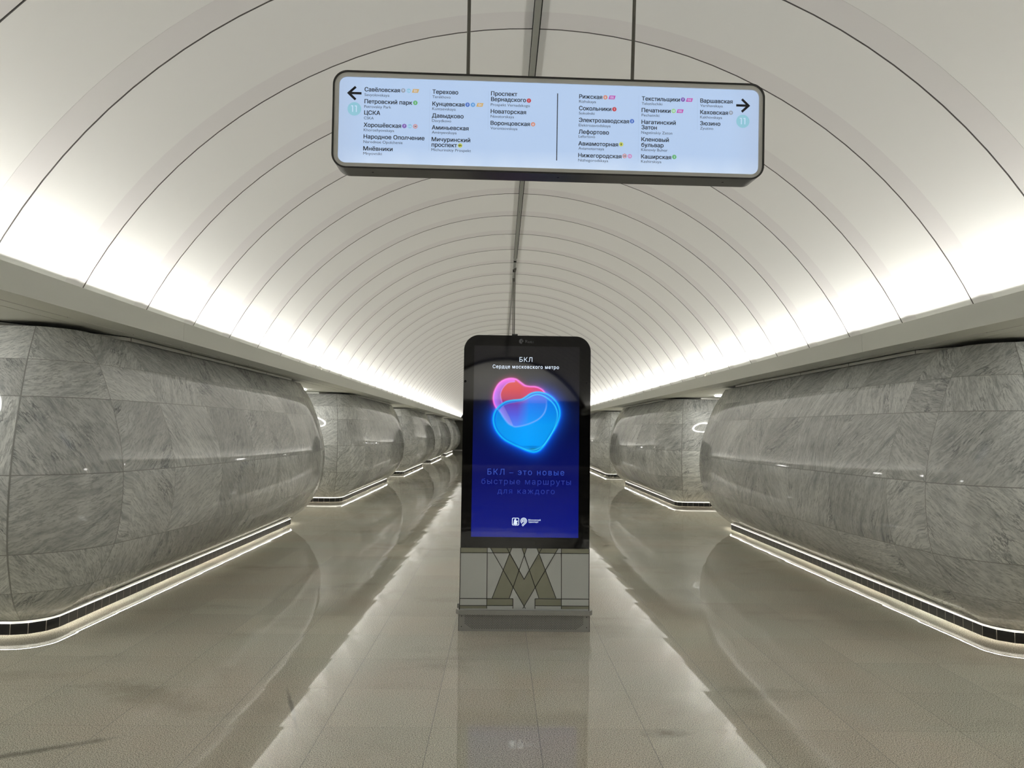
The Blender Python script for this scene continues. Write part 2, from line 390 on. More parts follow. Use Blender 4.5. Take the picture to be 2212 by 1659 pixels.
# ------------------------------------------------------------------ floor, side ceilings, cornices, end walls
bm = bmesh.new(); add_box(bm, -9.6, 9.6, -26, 66, -0.2, 0); structure(obj('floor', bm, M['floor']))
SOF = 2.504
for s, nm in ((-1, 'ceiling_left'), (1, 'ceiling_right')):
    bm = bmesh.new(); xs = sorted((s*3.785, s*9.6)); add_box(bm, xs[0], xs[1], -26, 64, SOF, SOF+0.25); structure(obj(nm, bm, M['soffit']))
    bm = bmesh.new(); xs = sorted((s*9.5, s*9.6)); add_box(bm, xs[0], xs[1], -26, 64, 0, SOF); structure(obj('wall_left' if s < 0 else 'wall_right', bm, M['white_wall']))
    bm = bmesh.new(); y = 7.0 - 10.62*3
    while y < HALL_END:
        y0, y1 = max(y+0.002, HALL_START), min(y+10.618, HALL_END)
        if y1 > y0:
            o = [(3.36, SOF), (3.776, SOF), (3.776, SOF+0.02), (3.392, SOF+0.02), (3.392, 2.688), (3.36, 2.688)]
            pts = [(s*a, b_) for a, b_ in o]
            if s > 0: pts = pts
            else: pts = pts[::-1]
            prism(bm, pts, y0, y1)
        y += 10.62
    # dark backing behind the open joints
    xs = sorted((s*3.366, s*3.80)); add_box(bm, xs[0], xs[1], HALL_START, HALL_END, SOF+0.004, SOF+0.018, 1)
    structure(obj('trim_1' if s < 0 else 'trim_2', bm, [M['cornice'], M['groove']]))
bm = bmesh.new(); add_box(bm, -9.6, 9.6, HALL_END+0.6, HALL_END+0.8, 0, 5.2); add_box(bm, -9.6, 9.6, HALL_END+0.55, HALL_END+0.62, 0, 0.05, 1)
structure(obj('wall_far', bm, [M['far'], M['white_wall']]))
# the end of the hall behind the photographer: a grey arch, a pale lunette, a dark portal
bm = bmesh.new()
n = 40; a0 = math.radians(-62)
arc = [(math.sin(a0 - 2*a0*i/n), math.cos(a0 - 2*a0*i/n)) for i in range(n+1)]
for i in range(n):
    for ya, yb, ra, rb in ((-19.0, -19.0, 3.92, 3.80), (-19.0, -19.35, 3.80, 3.80), (-19.35, -19.35, 3.80, 4.1)):
        q = [(ra*arc[i][0], ya, VZ+ra*arc[i][1]), (ra*arc[i+1][0], ya, VZ+ra*arc[i+1][1]), (rb*arc[i+1][0], yb, VZ+rb*arc[i+1][1]), (rb*arc[i][0], yb, VZ+rb*arc[i][1])]
        bm.faces.new([bm.verts.new(p) for p in q])
structure(obj('trim_4', bm, M['arch']))
bm = bmesh.new(); add_box(bm, -9.6, 9.6, -23.2, -23.0, 3.2, 5.6); add_box(bm, -9.6, 9.6, -23.2, -22.98, 0, 3.2, 1)
add_box(bm, -9.6, 9.6, -23, -19.35, 5.05, 5.2)
structure(obj('wall_rear', bm, [M['white_wall'], M['dark_void']]))
area_light('lunette_fill', (0, -21, 4.9), 5, 0.4, 340, (0, -0.5, -1))  # unseen fill light added to brighten the lunette mirrored in the kiosk glass

# ------------------------------------------------------------------ marble pylons
PL, PD, PR = 3.505, 3.0, 0.25                      # half length, depth, corner radius of the plinth plan
PROF = [(.116, .03), (.235, .25), (.385, .44), (.70, .665), (1.0, .735), (1.29, .735), (1.58, .665), (1.885, .53), (2.18, .36), (2.462, .11)]
ROWS = [.116, .385, .70, 1.29, 1.885, 2.18, 2.462]
def profile(sub=5):
    """(z, offset, row coordinate, arc length), spline through PROF"""
    P = np.array(PROF)
    pts = []
    ext = np.vstack([2*P[0]-P[1], P, 2*P[-1]-P[-2]])
    for i in range(len(P)-1):
        p0, p1, p2, p3 = ext[i:i+4]
        for t in np.linspace(0, 1, 24, endpoint=False):
            pts.append(0.5*((2*p1) + (p2-p0)*t + (2*p0-5*p1+4*p2-p3)*t*t + (3*p1-p0-3*p2+p3)*t**3))
    pts.append(P[-1]); pts = np.array(pts)
    out = []
    for r in range(len(ROWS)-1):
        k = sub if ROWS[r+1]-ROWS[r] < 0.4 else sub*2
        for t in range(k if r < len(ROWS)-2 else k+1):
            z = ROWS[r] + (ROWS[r+1]-ROWS[r])*t/k
            out.append([z, float(np.interp(z, pts[:, 0], pts[:, 1])), r + t/k])
    arc = 0; res = []
    for i, (z, o, v) in enumerate(out):
        if i: arc += math.hypot(z-out[i-1][0], o-out[i-1][1])
        res.append((z, o, v, arc))
    return res
QL = PR*math.pi/2
S_STRAIGHT = 2*(PL-PR); E_STRAIGHT = PD-2*PR
PERIM = 2*S_STRAIGHT + 2*E_STRAIGHT + 4*QL
def plan(s):
    """point and outward normal of the plinth outline at arc length s, starting mid hall side (x=0) going +y"""
    s = s % PERIM
    segs = [('l', S_STRAIGHT/2, (0, 0), (0, 1), (1, 0)), ('c', QL, (-PR, PL-PR), 0), ('l', E_STRAIGHT, (-PR, PL), (-1, 0), (0, 1)), ('c', QL, (-PD+PR, PL-PR), 90),
            ('l', S_STRAIGHT, (-PD, PL-PR), (0, -1), (-1, 0)), ('c', QL, (-PD+PR, -PL+PR), 180), ('l', E_STRAIGHT, (-PD+PR, -PL), (1, 0), (0, -1)), ('c', QL, (-PR, -PL+PR), 270),
            ('l', S_STRAIGHT/2, (0, -PL+PR), (0, 1), (1, 0))]
    for g in segs:
        if s <= g[1] + 1e-9:
            if g[0] == 'l': return (g[2][0]+g[3][0]*s, g[2][1]+g[3][1]*s), g[4], False
            a = math.radians(g[3]) + s/PR; nrm = (math.cos(a), math.sin(a))
            return (g[2][0]+PR*nrm[0], g[2][1]+PR*nrm[1]), nrm, True
        s -= g[1]
    return plan(0)
def tile_bounds():
    h = S_STRAIGHT/2; a, b_ = PR*math.radians(9), PR*math.radians(70)
    half = [.12, 1.05, 1.98, 2.91, h+a, h+b_, h+QL+0.85, h+QL+1.65, h+QL+E_STRAIGHT+(QL-b_), h+QL+E_STRAIGHT+QL-a]
    back0 = h+2*QL+E_STRAIGHT
    half += [back0+0.5, back0+1.43, back0+2.36]
    other = [h+a, h+b_, h+QL+0.85, h+QL+1.65, h+QL+E_STRAIGHT+(QL-b_), h+QL+E_STRAIGHT+QL-a, back0+0.5, back0+1.43, back0+2.36]
    side = [PERIM-t for t in other[::-1]] + [PERIM-t for t in (2.67, 1.74, 0.81)]
    return [0] + half + [PERIM/2] + side + [PERIM]
def loop_samples():
    tb = tile_bounds(); h = S_STRAIGHT/2; ss = set(round(t, 5) for t in tb)
    starts = [h, h+QL+E_STRAIGHT, h+2*QL+E_STRAIGHT+S_STRAIGHT, h+3*QL+2*E_STRAIGHT+S_STRAIGHT]
    for c in starts:
        for i in range(15): ss.add(round(c+QL*i/14, 5))
    ss = sorted(ss); fin = [ss[0]]
    for t in ss[1:]:
        if t-fin[-1] > 2e-4: fin.append(t)
    ext = []
    for p_, q_ in zip(fin[:-1], fin[1:]):
        k = max(1, int((q_-p_)/0.31)); ext += [p_+(q_-p_)*i/k for i in range(k)]
    ext.append(PERIM)
    return ext, tb
def build_pylon_meshes(seed):
    rnd = random.Random(seed)
    ss, tb = loop_samples(); pf = profile()
    ns, nz = len(ss), len(pf)
    P2 = [plan(s) for s in ss]
    uc = np.interp(ss, tb, np.arange(len(tb)))
    met = [0.0]
    for i in range(1, ns):
        met.append(met[-1] + (ss[i]-ss[i-1])*(1.0 if not (P2[i][2] and P2[i-1][2]) else (PR+0.6)/PR))
    V = []
    for i in range(ns-1):
        (x, y), (nx, ny), _ = P2[i]
        # the belly is fullest half way along the two long sides and slimmer at the ends
        f = 0.72 + (0.28*(1-abs(y/(PL-PR))**2.2)**0.75 if abs(nx) > 0.999 and abs(y) < PL-PR else 0.0)
        for j, (z, o, v, a) in enumerate(pf):
            o = o*f
            V.append((x+nx*o, y+ny*o, z))
    F, UT, UM, CL = [], [], [], []
    tiles = {}
    for i in range(ns-1):
        i2 = (i+1) % (ns-1)
        for j in range(nz-1):
            F.append((i*nz+j, i2*nz+j, i2*nz+j+1, i*nz+j+1))
            ti, tj = int(math.floor((uc[i]+uc[i+1])/2)), int(math.floor((pf[j][2]+pf[j+1][2])/2))
            if (ti, tj) not in tiles:
                ang = (0.125 if (ti+tj) % 2 else -0.125) + rnd.uniform(-0.07, 0.07)
                if rnd.random() < 0.25: ang = rnd.uniform(-0.25, 0.25)
                tiles[(ti, tj)] = (rnd.random(), ang % 1.0, rnd.random()**1.1)
            for (ii, jj) in ((i, j), (i+1, j), (i+1, j+1), (i, j+1)):
                UT += [uc[ii], pf[jj][2]]; UM += [met[ii], pf[jj][3]]; CL += [*tiles[(ti, tj)], 1.0]
    me = bpy.data.meshes.new('marble_cladding'); me.from_pydata(V, [], F)
    l1 = me.uv_layers.new(name='tile'); l1.data.foreach_set('uv', UT)
    l2 = me.uv_layers.new(name='metric'); l2.data.foreach_set('uv', UM)
    ca = me.color_attributes.new('slab', 'FLOAT_COLOR', 'CORNER'); ca.data.foreach_set('color', CL)
    me.polygons.foreach_set('use_smooth', [True]*len(F)); me.materials.append(M['marble']); me.update()
    return me
def ring_strip(levels, ss, mats, pick=None):
    """swept ring around the plinth plan: levels = list of (offset, z)"""
    V, F, MI = [], [], []; n = len(ss)-1; k = len(levels)
    for i in range(n):
        (x, y), (nx, ny), _ = plan(ss[i])
        for o, z in levels: V.append((x+nx*o, y+ny*o, z))
    for i in range(n):
        for j in range(k-1):
            F.append((i*k+j, ((i+1) % n)*k+j, ((i+1) % n)*k+j+1, i*k+j+1)); MI.append(pick(i, j) if pick else 0)
    me = bpy.data.meshes.new('ring'); me.from_pydata(V, [], F); me.polygons.foreach_set('material_index', MI); me.update()
    return me
def even(step, gap=0.0):
    n = int(PERIM/step); out = []
    for i in range(n):
        out.append(PERIM*i/n)
        if gap: out.append(PERIM*i/n + gap)
    return out + [PERIM]
RING_SS = loop_samples()[0]
PLINTH_SS = even(0.125, 0.006)
plinth_me = ring_strip([(0.0, 0.0), (0.0, 0.086), (-0.008, 0.09), (-0.008, 0.112)], PLINTH_SS, None, pick=lambda i, j: 1 if (i % 2 == 0 and j == 0) else (0 if j == 0 else 2))
led_me = ring_strip([(0.005, 0.1122), (0.014, 0.1122)], RING_SS, None)
lip_me = ring_strip([(-0.02, 0.1135), (0.018, 0.1135), (0.018, 0.1102), (0.020, 0.1102), (0.0215, 0.1170)], RING_SS, None)
trim_me = ring_strip([(0.06, 2.464), (0.132, 2.464), (0.132, 2.495), (0.10, 2.495), (0.10, 2.5035)], even(1.25, 0.010), None, pick=lambda i, j: 1 if i % 2 == 0 or j == 3 else 0)
core_me = None
def make_pylon(seed, label, group):
    t = thing('marble_pylon', label, 'pylon', group=group) if label else None
    root = t
    if root is None:
        root = bpy.data.objects.new('pylon_behind', None); COL.objects.link(root); root['kind'] = 'structure'  # a marble pylon out of view
    b1 = link_mesh('marble_cladding', build_pylon_meshes(seed), [], root)
    p = link_mesh('plinth', plinth_me.copy(), [M['plinth'], M['grout'], M['steel_dark']], root)
    l = link_mesh('led_strip', led_me.copy(), M['led'], root); l['label'] = 'glowing strip tucked under the marble edge'
    u = link_mesh('bottom_lip', lip_me.copy(), M['dark_metal'], root)
    c = link_mesh('top_trim', trim_me.copy(), [M['trim'], M['hole']], root)
    return root
PITCH, FIRST = 10.62, 5.83 + PL
protos = [make_pylon(11, 'x', 'x'), make_pylon(23, 'x', 'x'), make_pylon(37, 'x', 'x'), make_pylon(58, 'x', 'x')]
LAB = {(-1, 0): 'nearest grey marble pylon on the left, cut by the photo edge, below the left cornice',
       (-1, 1): 'second bulging grey marble pylon on the left, just past the big nearest one',
       (-1, 2): 'third bulging marble pylon on the left, between the second and the distant pair',
       (-1, 3): 'fourth marble pylon on the left, small and distant, before the last one',
       (-1, 4): 'last small marble pylon on the left, beside the dark end wall',
       (1, 0): 'nearest grey marble pylon on the right, cut by the photo edge, below the right cornice',
       (1, 1): 'second bulging grey marble pylon on the right, just past the big nearest one',
       (1, 2): 'third marble pylon on the right, mostly hidden behind the screen kiosk',
       (1, 3): 'fourth marble pylon on the right, hidden behind the screen kiosk from here',
       (1, 4): 'last marble pylon on the right, beside the dark end wall behind the kiosk'}
def place_pylons():
    used = set()
    for s in (-1, 1):
        for k in range(-2, 5):
            pi = (k*2 + (0 if s < 0 else 1)) % 4 if k >= 0 else (k+s) % 4
            src = protos[pi]
            o = src if pi not in used and k >= 0 else copy_tree(src)
            if o is src: used.add(pi)
            o.location = (s*3.86, FIRST + PITCH*k, 0); o.rotation_euler = (0, 0, 0 if s < 0 else math.pi)
            if k >= 0:
                o['label'] = LAB[(s, k)]; o['category'] = 'pylon'; o['group'] = 'bulging marble pylons along both sides of the hall'
            else:
                for key in ('label', 'category', 'group'):
                    if key in o: del o[key]
                o.name = 'pylon_left_behind' if s < 0 else 'pylon_right_behind'; o['kind'] = 'structure'  # unseen marble pylons beside and behind the camera, kept for reflections and lighting
                for ch in o.children: ch['kind'] = 'structure'
place_pylons()

# ------------------------------------------------------------------ ring lamps in the passage ceilings
def make_ring_lamp():
    t = thing('ring_lamp', 'x', 'ceiling lamp')
    R_, r_ = 0.26, 0.024; n, k = 40, 8
    bm = bmesh.new(); V = []
    for i in range(n):
        a = 2*math.pi*i/n
        V.append([bm.verts.new(((R_+r_*math.cos(q))*math.cos(a), (R_+r_*math.cos(q))*math.sin(a), -0.012+r_*0.6*math.sin(q))) for q in [2*math.pi*j/k for j in range(k)]])
    for i in range(n):
        for j in range(k): bm.faces.new((V[i][j], V[(i+1) % n][j], V[(i+1) % n][(j+1) % k], V[i][(j+1) % k]))
    obj('glowing_ring', bm, M['ring'], t, True)
    bm = bmesh.new(); 
    for rr0, rr1 in ((R_-0.05, R_-0.026), (R_+0.026, R_+0.05)):
        for i in range(n):
            a, b_ = 2*math.pi*i/n, 2*math.pi*(i+1)/n
            bm.faces.new([bm.verts.new((q*math.cos(c), q*math.sin(c), -0.003)) for q, c in ((rr0, a), (rr0, b_), (rr1, b_), (rr1, a))])
    obj('mounting_rim', bm, M['steel_dark'], t)
    return t
ring0 = make_ring_lamp(); first = True
WHERE = ['before the nearest {} pylon', 'between the first and second {} pylons', 'between the second and third {} pylons', 'between the third and fourth {} pylons', 'between the fourth and last {} pylons']
for s, sd in ((-1, 'left'), (1, 'right')):
    for k in range(5):
        o = ring0 if first else copy_tree(ring0); first = False
        o.location = (s*4.64, 5.83 - 1.30 + PITCH*k, SOF)
        o['label'] = 'white ring lamp in the passage ceiling ' + WHERE[k].format(sd); o['group'] = 'ring lamps in the passage ceilings'

# ------------------------------------------------------------------ small hooks on top of the cornices
def make_hook():
    bm = bmesh.new(); w = 0.016; n = 9
    A, B = [], []
    for i in range(n):
        a = math.radians(90*i/(n-1)); x, z = 0.10*(1-math.cos(a)), 0.115*math.sin(a)
        wd = 0.018*(1-i/(n-1))+0.006
        A.append([bm.verts.new((x-wd/2, y, z-0.03)) for y in (-w, w)]); B.append([bm.verts.new((x+wd/2, y, z-0.03)) for y in (-w, w)])
    for i in range(n-1):
        for q in ((A[i][0], A[i][1], A[i+1][1], A[i+1][0]), (B[i][1], B[i][0], B[i+1][0], B[i+1][1]), (A[i][0], A[i+1][0], B[i+1][0], B[i][0]), (A[i][1], B[i][1], B[i+1][1], A[i+1][1])): bm.faces.new(q)
    bm.faces.new((A[0][0], B[0][0], B[0][1], A[0][1])); bm.faces.new((A[-1][1], B[-1][1], B[-1][0], A[-1][0]))
    return obj('cornice_hook', bm, M['rod'])
hook0 = make_hook(); first = True
ORD = ['nearest', 'second', 'third', 'fourth']
for s, sd in ((-1, 'left'), (1, 'right')):
    for k in range(4):
        o = hook0 if first else copy_tree(hook0); first = False
        o.location = (s*3.40, 12.62 + PITCH*k, 2.70); o.rotation_euler = (0, 0, 0 if s > 0 else math.pi)
        tag(o, f'{ORD[k]} small dark curved hook standing on the {sd} cornice against the glowing vault', 'hook', 'small hooks on the cornices')

DATA = {'st': [[[['Савёловская', -0.973, 0.1509, 0.1825]], ['Savyolovskaya', -0.9735, 0.1262, 0.1293]], [[['Петровский парк', -0.9722, 0.0879, 0.247]], ['Petrovskiy Park', -0.9733, 0.0643, 0.1391]], [[['ЦСКА', -0.9725, 0.0288, 0.0822]], ['CSKA', -0.9736, 0.0041, 0.0503]], [[['Хорошёвская', -0.9738, -0.0353, 0.1932]], ['Khoroshyovskaya', -0.9738, -0.0583, 0.1579]], [[['Народное Ополчение', -0.973, -0.0965, 0.3152]], ['Narodnoe Opolchenie', -0.9736, -0.1201, 0.2028]], [[['Мнёвники', -0.9732, -0.1589, 0.1508]], ['Mnyovniki', -0.9733, -0.1813, 0.0962]], [[['Терехово', -0.6202, 0.1499, 0.1334]], ['Terekhovo', -0.6203, 0.1268, 0.0942]], [[['Кунцевская', -0.6195, 0.0867, 0.1667]], ['Kuntsevskaya', -0.6201, 0.0641, 0.1219]], [[['Давыдково', -0.6204, 0.0246, 0.1639]], ['Davydkovo', -0.6199, 0.0015, 0.0996]], [[['Аминьевская', -0.6197, -0.038, 0.1906]], ['Aminyevskaya', -0.6198, -0.0599, 0.129]], [[['Мичуринский', -0.6195, -0.1, 0.2003], ['проспект', -0.6189, -0.1285, 0.1311]], ['Michurinskiy Prospekt', -0.6201, -0.1515, 0.2063]], [[['Проспект', -0.3141, 0.1505, 0.1364], ['Вернадского', -0.3135, 0.1208, 0.1824]], ['Prospekt Vernadskogo', -0.3146, 0.0954, 0.2049]], [[['Новаторская', -0.3139, 0.0568, 0.1845]], ['Novatorskaya', -0.314, 0.0337, 0.122]], [[['Воронцовская', -0.3133, -0.0048, 0.2053]], ['Vorontsovskaya', -0.3139, -0.0285, 0.1412]], [[['Рижская', 0.15, 0.1499, 0.1209]], ['Rizhskaya', 0.1493, 0.1272, 0.0894]], [[['Сокольники', 0.15, 0.0879, 0.1695]], ['Sokolniki', 0.1498, 0.0652, 0.0827]], [[['Электрозаводская', 0.1505, 0.0255, 0.2641]], ['Elektrozavodskaya', 0.1498, 0.0017, 0.1683]], [[['Лефортово', 0.1505, -0.037, 0.1589]], ['Lefortovo', 0.1497, -0.058, 0.0871]], [[['Авиамоторная', 0.1499, -0.0989, 0.2092]], ['Aviamotornaya', 0.1503, -0.1209, 0.1351]], [[['Нижегородская', 0.1504, -0.1612, 0.2273]], ['Nizhegorodskaya', 0.1502, -0.1833, 0.1577]], [[['Текстильщики', 0.482, 0.1496, 0.2017]], ['Tekstilschiki', 0.4813, 0.1268, 0.1094]], [[['Печатники', 0.4819, 0.088, 0.1527]], ['Pechatniki', 0.4817, 0.0652, 0.0938]], [[['Нагатинский', 0.4823, 0.0253, 0.181], ['Затон', 0.4828, -0.0029, 0.0804]], ['Nagatinskiy Zaton', 0.4815, -0.0268, 0.1648]], [[['Кленовый', 0.4827, -0.0666, 0.1454], ['бульвар', 0.4831, -0.096, 0.117]], ['Klenoviy Bulvar', 0.4824, -0.1181, 0.1403]], [[['Каширская', 0.483, -0.158, 0.1586]], ['Kashirskaya', 0.4828, -0.1801, 0.1076]], [[['Варшавская', 0.7936, 0.1485, 0.172]], ['Varshavskaya', 0.7934, 0.1263, 0.12]], [[['Каховская', 0.794, 0.0874, 0.1474]], ['Kakhovskaya', 0.7937, 0.0646, 0.1172]], [[['Зюзино', 0.7943, 0.0279, 0.1071]], ['Zyuzino', 0.794, 0.0051, 0.0703]]], 'bd': [['9', -0.7732, 0.1613, 'gray'], ['11A', -0.7445, 0.1612, 'cyan'], ['D1', -0.7091, 0.1612, 'orange'], ['2', -0.7089, 0.0986, 'green'], ['7', -0.7634, -0.0249, 'purple'], ['11A', -0.7351, -0.0251, 'cyan'], ['14', -0.7064, -0.0253, 'ring'], ['3', -0.4366, 0.0975, 'blue'], ['4', -0.4082, 0.0979, 'lblue'], ['D1', -0.3716, 0.0985, 'orange'], ['8A', -0.471, -0.1185, 'yellow'], ['1', -0.1152, 0.1294, 'red'], ['6', -0.091, 0.0049, 'salmon'], ['6', 0.2879, 0.1599, 'salmon'], ['D2', 0.3233, 0.1605, 'magenta'], ['1', 0.3365, 0.0983, 'red'], ['3', 0.4311, 0.0376, 'blue'], ['8', 0.3755, -0.0865, 'yellow'], ['14', 0.3948, -0.1479, 'ring'], ['15', 0.4225, -0.1482, 'pink'], ['7', 0.7003, 0.1611, 'purple'], ['D2', 0.7349, 0.16, 'magenta'], ['10', 0.6512, 0.0989, 'lgreen'], ['D2', 0.6862, 0.0989, 'magenta'], ['2', 0.6588, -0.145, 'green'], ['9', 0.9575, 0.0992, 'gray']], 'sg': {'circ': [[-1.0244, 0.0567], [1.0224, 0.0556]], 'arrow': [[-1.0592, 0.1393], [-0.989, 0.1416], [-1.0194, 0.1713], [-1.018, 0.1084], [1.0555, 0.1397], [0.9855, 0.1375], [1.0158, 0.1697], [1.0167, 0.1056]], 'div': [[-0.6344, 0.1758], [-0.6331, -0.1508], [-0.3276, 0.1721], [-0.327, -0.0289], [0.0355, 0.1727], [0.0363, -0.1823], [0.4655, 0.1768], [0.4678, -0.175], [0.7782, 0.1731], [0.7796, 0.0035]]}, 'kk': {'txt': [['БКЛ', [-0.068, 2.2626], 0.1102], ['Сердце московского метро', [-0.2956, 2.2049], 0.566], ['БКЛ – это новые', [-0.3264, 1.2994], 0.6509], ['быстрые маршруты', [-0.3761, 1.2206], 0.7583], ['для каждого', [-0.2394, 1.1419], 0.4842]], 'cams': [[-0.5285, 2.0887], [0.5109, 2.0905]], 'crest': [[-0.1132, 0.9398], [-0.0531, 0.8723]], 'mt': [[-0.0144, 0.9139], [0.013, 0.9142]], 'mtt': [[0.025, 0.917], [0.1285, 0.9182], [0.0252, 0.9003], [0.1101, 0.9014]], 'russ': [[-0.0527, 2.4397], [-0.0311, 2.44], [-0.0201, 2.4265], [0.0532, 2.4277], [-0.0205, 2.4525]], 'lines': [[[-0.3181, 0.6899], [-0.3147, 0.184]], [[0.3066, 0.689], [0.3113, 0.1859]], [[-0.5432, 0.6424], [-0.1325, 0.6457]], [[0.1217, 0.6461], [0.5389, 0.6471]], [[-0.5429, 0.2648], [-0.0952, 0.2675]], [[-0.543, 0.207], [-0.0956, 0.2103]], [[0.0891, 0.2682], [0.5434, 0.2697]], [[0.0898, 0.2109], [0.5437, 0.2124]], [[-0.0952, 0.2675], [-0.0953, 0.1862]], [[0.0891, 0.2682], [0.0895, 0.185]], [[-0.2916, 0.6865], [0.009, 0.1872]], [[-0.1547, 0.6893], [-0.0045, 0.4274]], [[-0.0264, 0.6895], [0.1217, 0.2727]], [[0.0996, 0.6897], [0.2662, 0.273]], [[0.2806, 0.6887], [-0.0124, 0.187]], [[0.1428, 0.6902], [-0.0045, 0.4274]], [[0.015, 0.6888], [-0.1271, 0.269]], [[-0.1103, 0.6886], [-0.2714, 0.2688]]], 'polys': [[[-0.5441, 0.6886], [-0.3181, 0.6899], [-0.3174, 0.6449], [-0.5432, 0.6424]], [[-0.2916, 0.6878], [-0.1547, 0.6893], [-0.1307, 0.647], [-0.2663, 0.6455]], [[-0.1547, 0.6893], [-0.1103, 0.6886], [-0.1307, 0.6476]], [[-0.0264, 0.6895], [0.015, 0.6888], [-0.0059, 0.6307]], [[0.0996, 0.6897], [0.1428, 0.6902], [0.1174, 0.6443]], [[0.1428, 0.6902], [0.2806, 0.6887], [0.2563, 0.6458], [0.1217, 0.6461]], [[0.3066, 0.689], [0.5386, 0.6904], [0.5389, 0.6471], [0.307, 0.6464]], [[-0.1307, 0.6476], [-0.0473, 0.4997], [-0.0959, 0.3629], [-0.1828, 0.5013]], [[-0.1828, 0.5013], [-0.0959, 0.3629], [-0.1271, 0.2702], [-0.2714, 0.2688]], [[0.1174, 0.6443], [0.1732, 0.5051], [0.0886, 0.3648], [0.0389, 0.5036]], [[0.1732, 0.5051], [0.2662, 0.273], [0.1217, 0.2727], [0.0886, 0.3648]], [[-0.0473, 0.4997], [-0.0045, 0.4274], [0.0389, 0.5036], [0.0886, 0.3648], [-0.0016, 0.207], [-0.0959, 0.3629]], [[-0.3142, 0.2653], [-0.0952, 0.2675], [-0.0956, 0.2115], [-0.3145, 0.2093]], [[0.0891, 0.2682], [0.3106, 0.2686], [0.3111, 0.2113], [0.0898, 0.2103]], [[-0.543, 0.2058], [-0.3151, 0.2081], [-0.3147, 0.184], [-0.5456, 0.1817]], [[0.3111, 0.2101], [0.5438, 0.2111], [0.5439, 0.1882], [0.3113, 0.1859]]], 'hearts': [[[-0.2902, 1.766], [-0.2838, 1.8136], [-0.2631, 1.8567], [-0.2256, 1.8953], [-0.1784, 1.9246], [-0.1214, 1.9373], [-0.0548, 1.9455], [-0.0169, 1.9651], [0.0304, 1.9968], [0.078, 2.0095], [0.1257, 2.0078], [0.1784, 1.9919], [0.2265, 1.9592], [0.2652, 1.912], [0.2848, 1.8599], [0.2876, 1.8123], [0.2762, 1.7646], [0.2529, 1.7072], [0.2202, 1.6498], [0.1828, 1.5877], [0.1453, 1.5351], [0.1077, 1.5015], [0.0651, 1.4891], [0.0128, 1.4979], [-0.0492, 1.523], [-0.1161, 1.5528], [-0.183, 1.5874], [-0.2311, 1.6293], [-0.265, 1.6762], [-0.2838, 1.7233]], [[0.1165, 1.9814], [0.1741, 1.9536], [0.2271, 1.9067], [0.2563, 1.8499], [0.2625, 1.7929], [0.2479, 1.7356], [0.2247, 1.6736], [0.192, 1.6162], [0.1545, 1.5636], [0.1121, 1.5299], [0.0696, 1.5128], [0.0174, 1.5121], [-0.0494, 1.5372], [-0.1163, 1.5694], [-0.1833, 1.611], [-0.2316, 1.6624], [-0.2586, 1.7189], [-0.2609, 1.7759], [-0.2437, 1.8331], [-0.2064, 1.8813], [-0.1591, 1.9058], [-0.0926, 1.9187], [-0.0356, 1.9314], [0.0118, 1.956], [0.064, 1.9806]], [[-0.287, 1.9563], [-0.2751, 2.0137], [-0.2426, 2.0716], [-0.1954, 2.1058], [-0.1431, 2.1185], [-0.0952, 2.1121], [-0.0567, 2.0864], [-0.0182, 2.0606], [0.0202, 2.0516], [0.0679, 2.05], [0.1063, 2.0386], [0.14, 2.0152], [0.1619, 1.9725], [0.1672, 1.9249], [0.1653, 1.8772], [0.1469, 1.8245], [0.1092, 1.7812], [0.0572, 1.7495], [-0.0138, 1.7224], [-0.0897, 1.7071], [-0.1183, 1.7138], [-0.1566, 1.7346], [-0.1954, 1.7816], [-0.2294, 1.8334], [-0.2633, 1.8709], [-0.2806, 1.9088]], [[-0.1045, 2.0904], [-0.1616, 2.08], [-0.2039, 2.0387], [-0.2247, 1.9906], [-0.2216, 1.9478], [-0.2042, 1.8956], [-0.1772, 1.8436], [-0.1479, 1.787], [-0.1184, 1.7233]]]}}
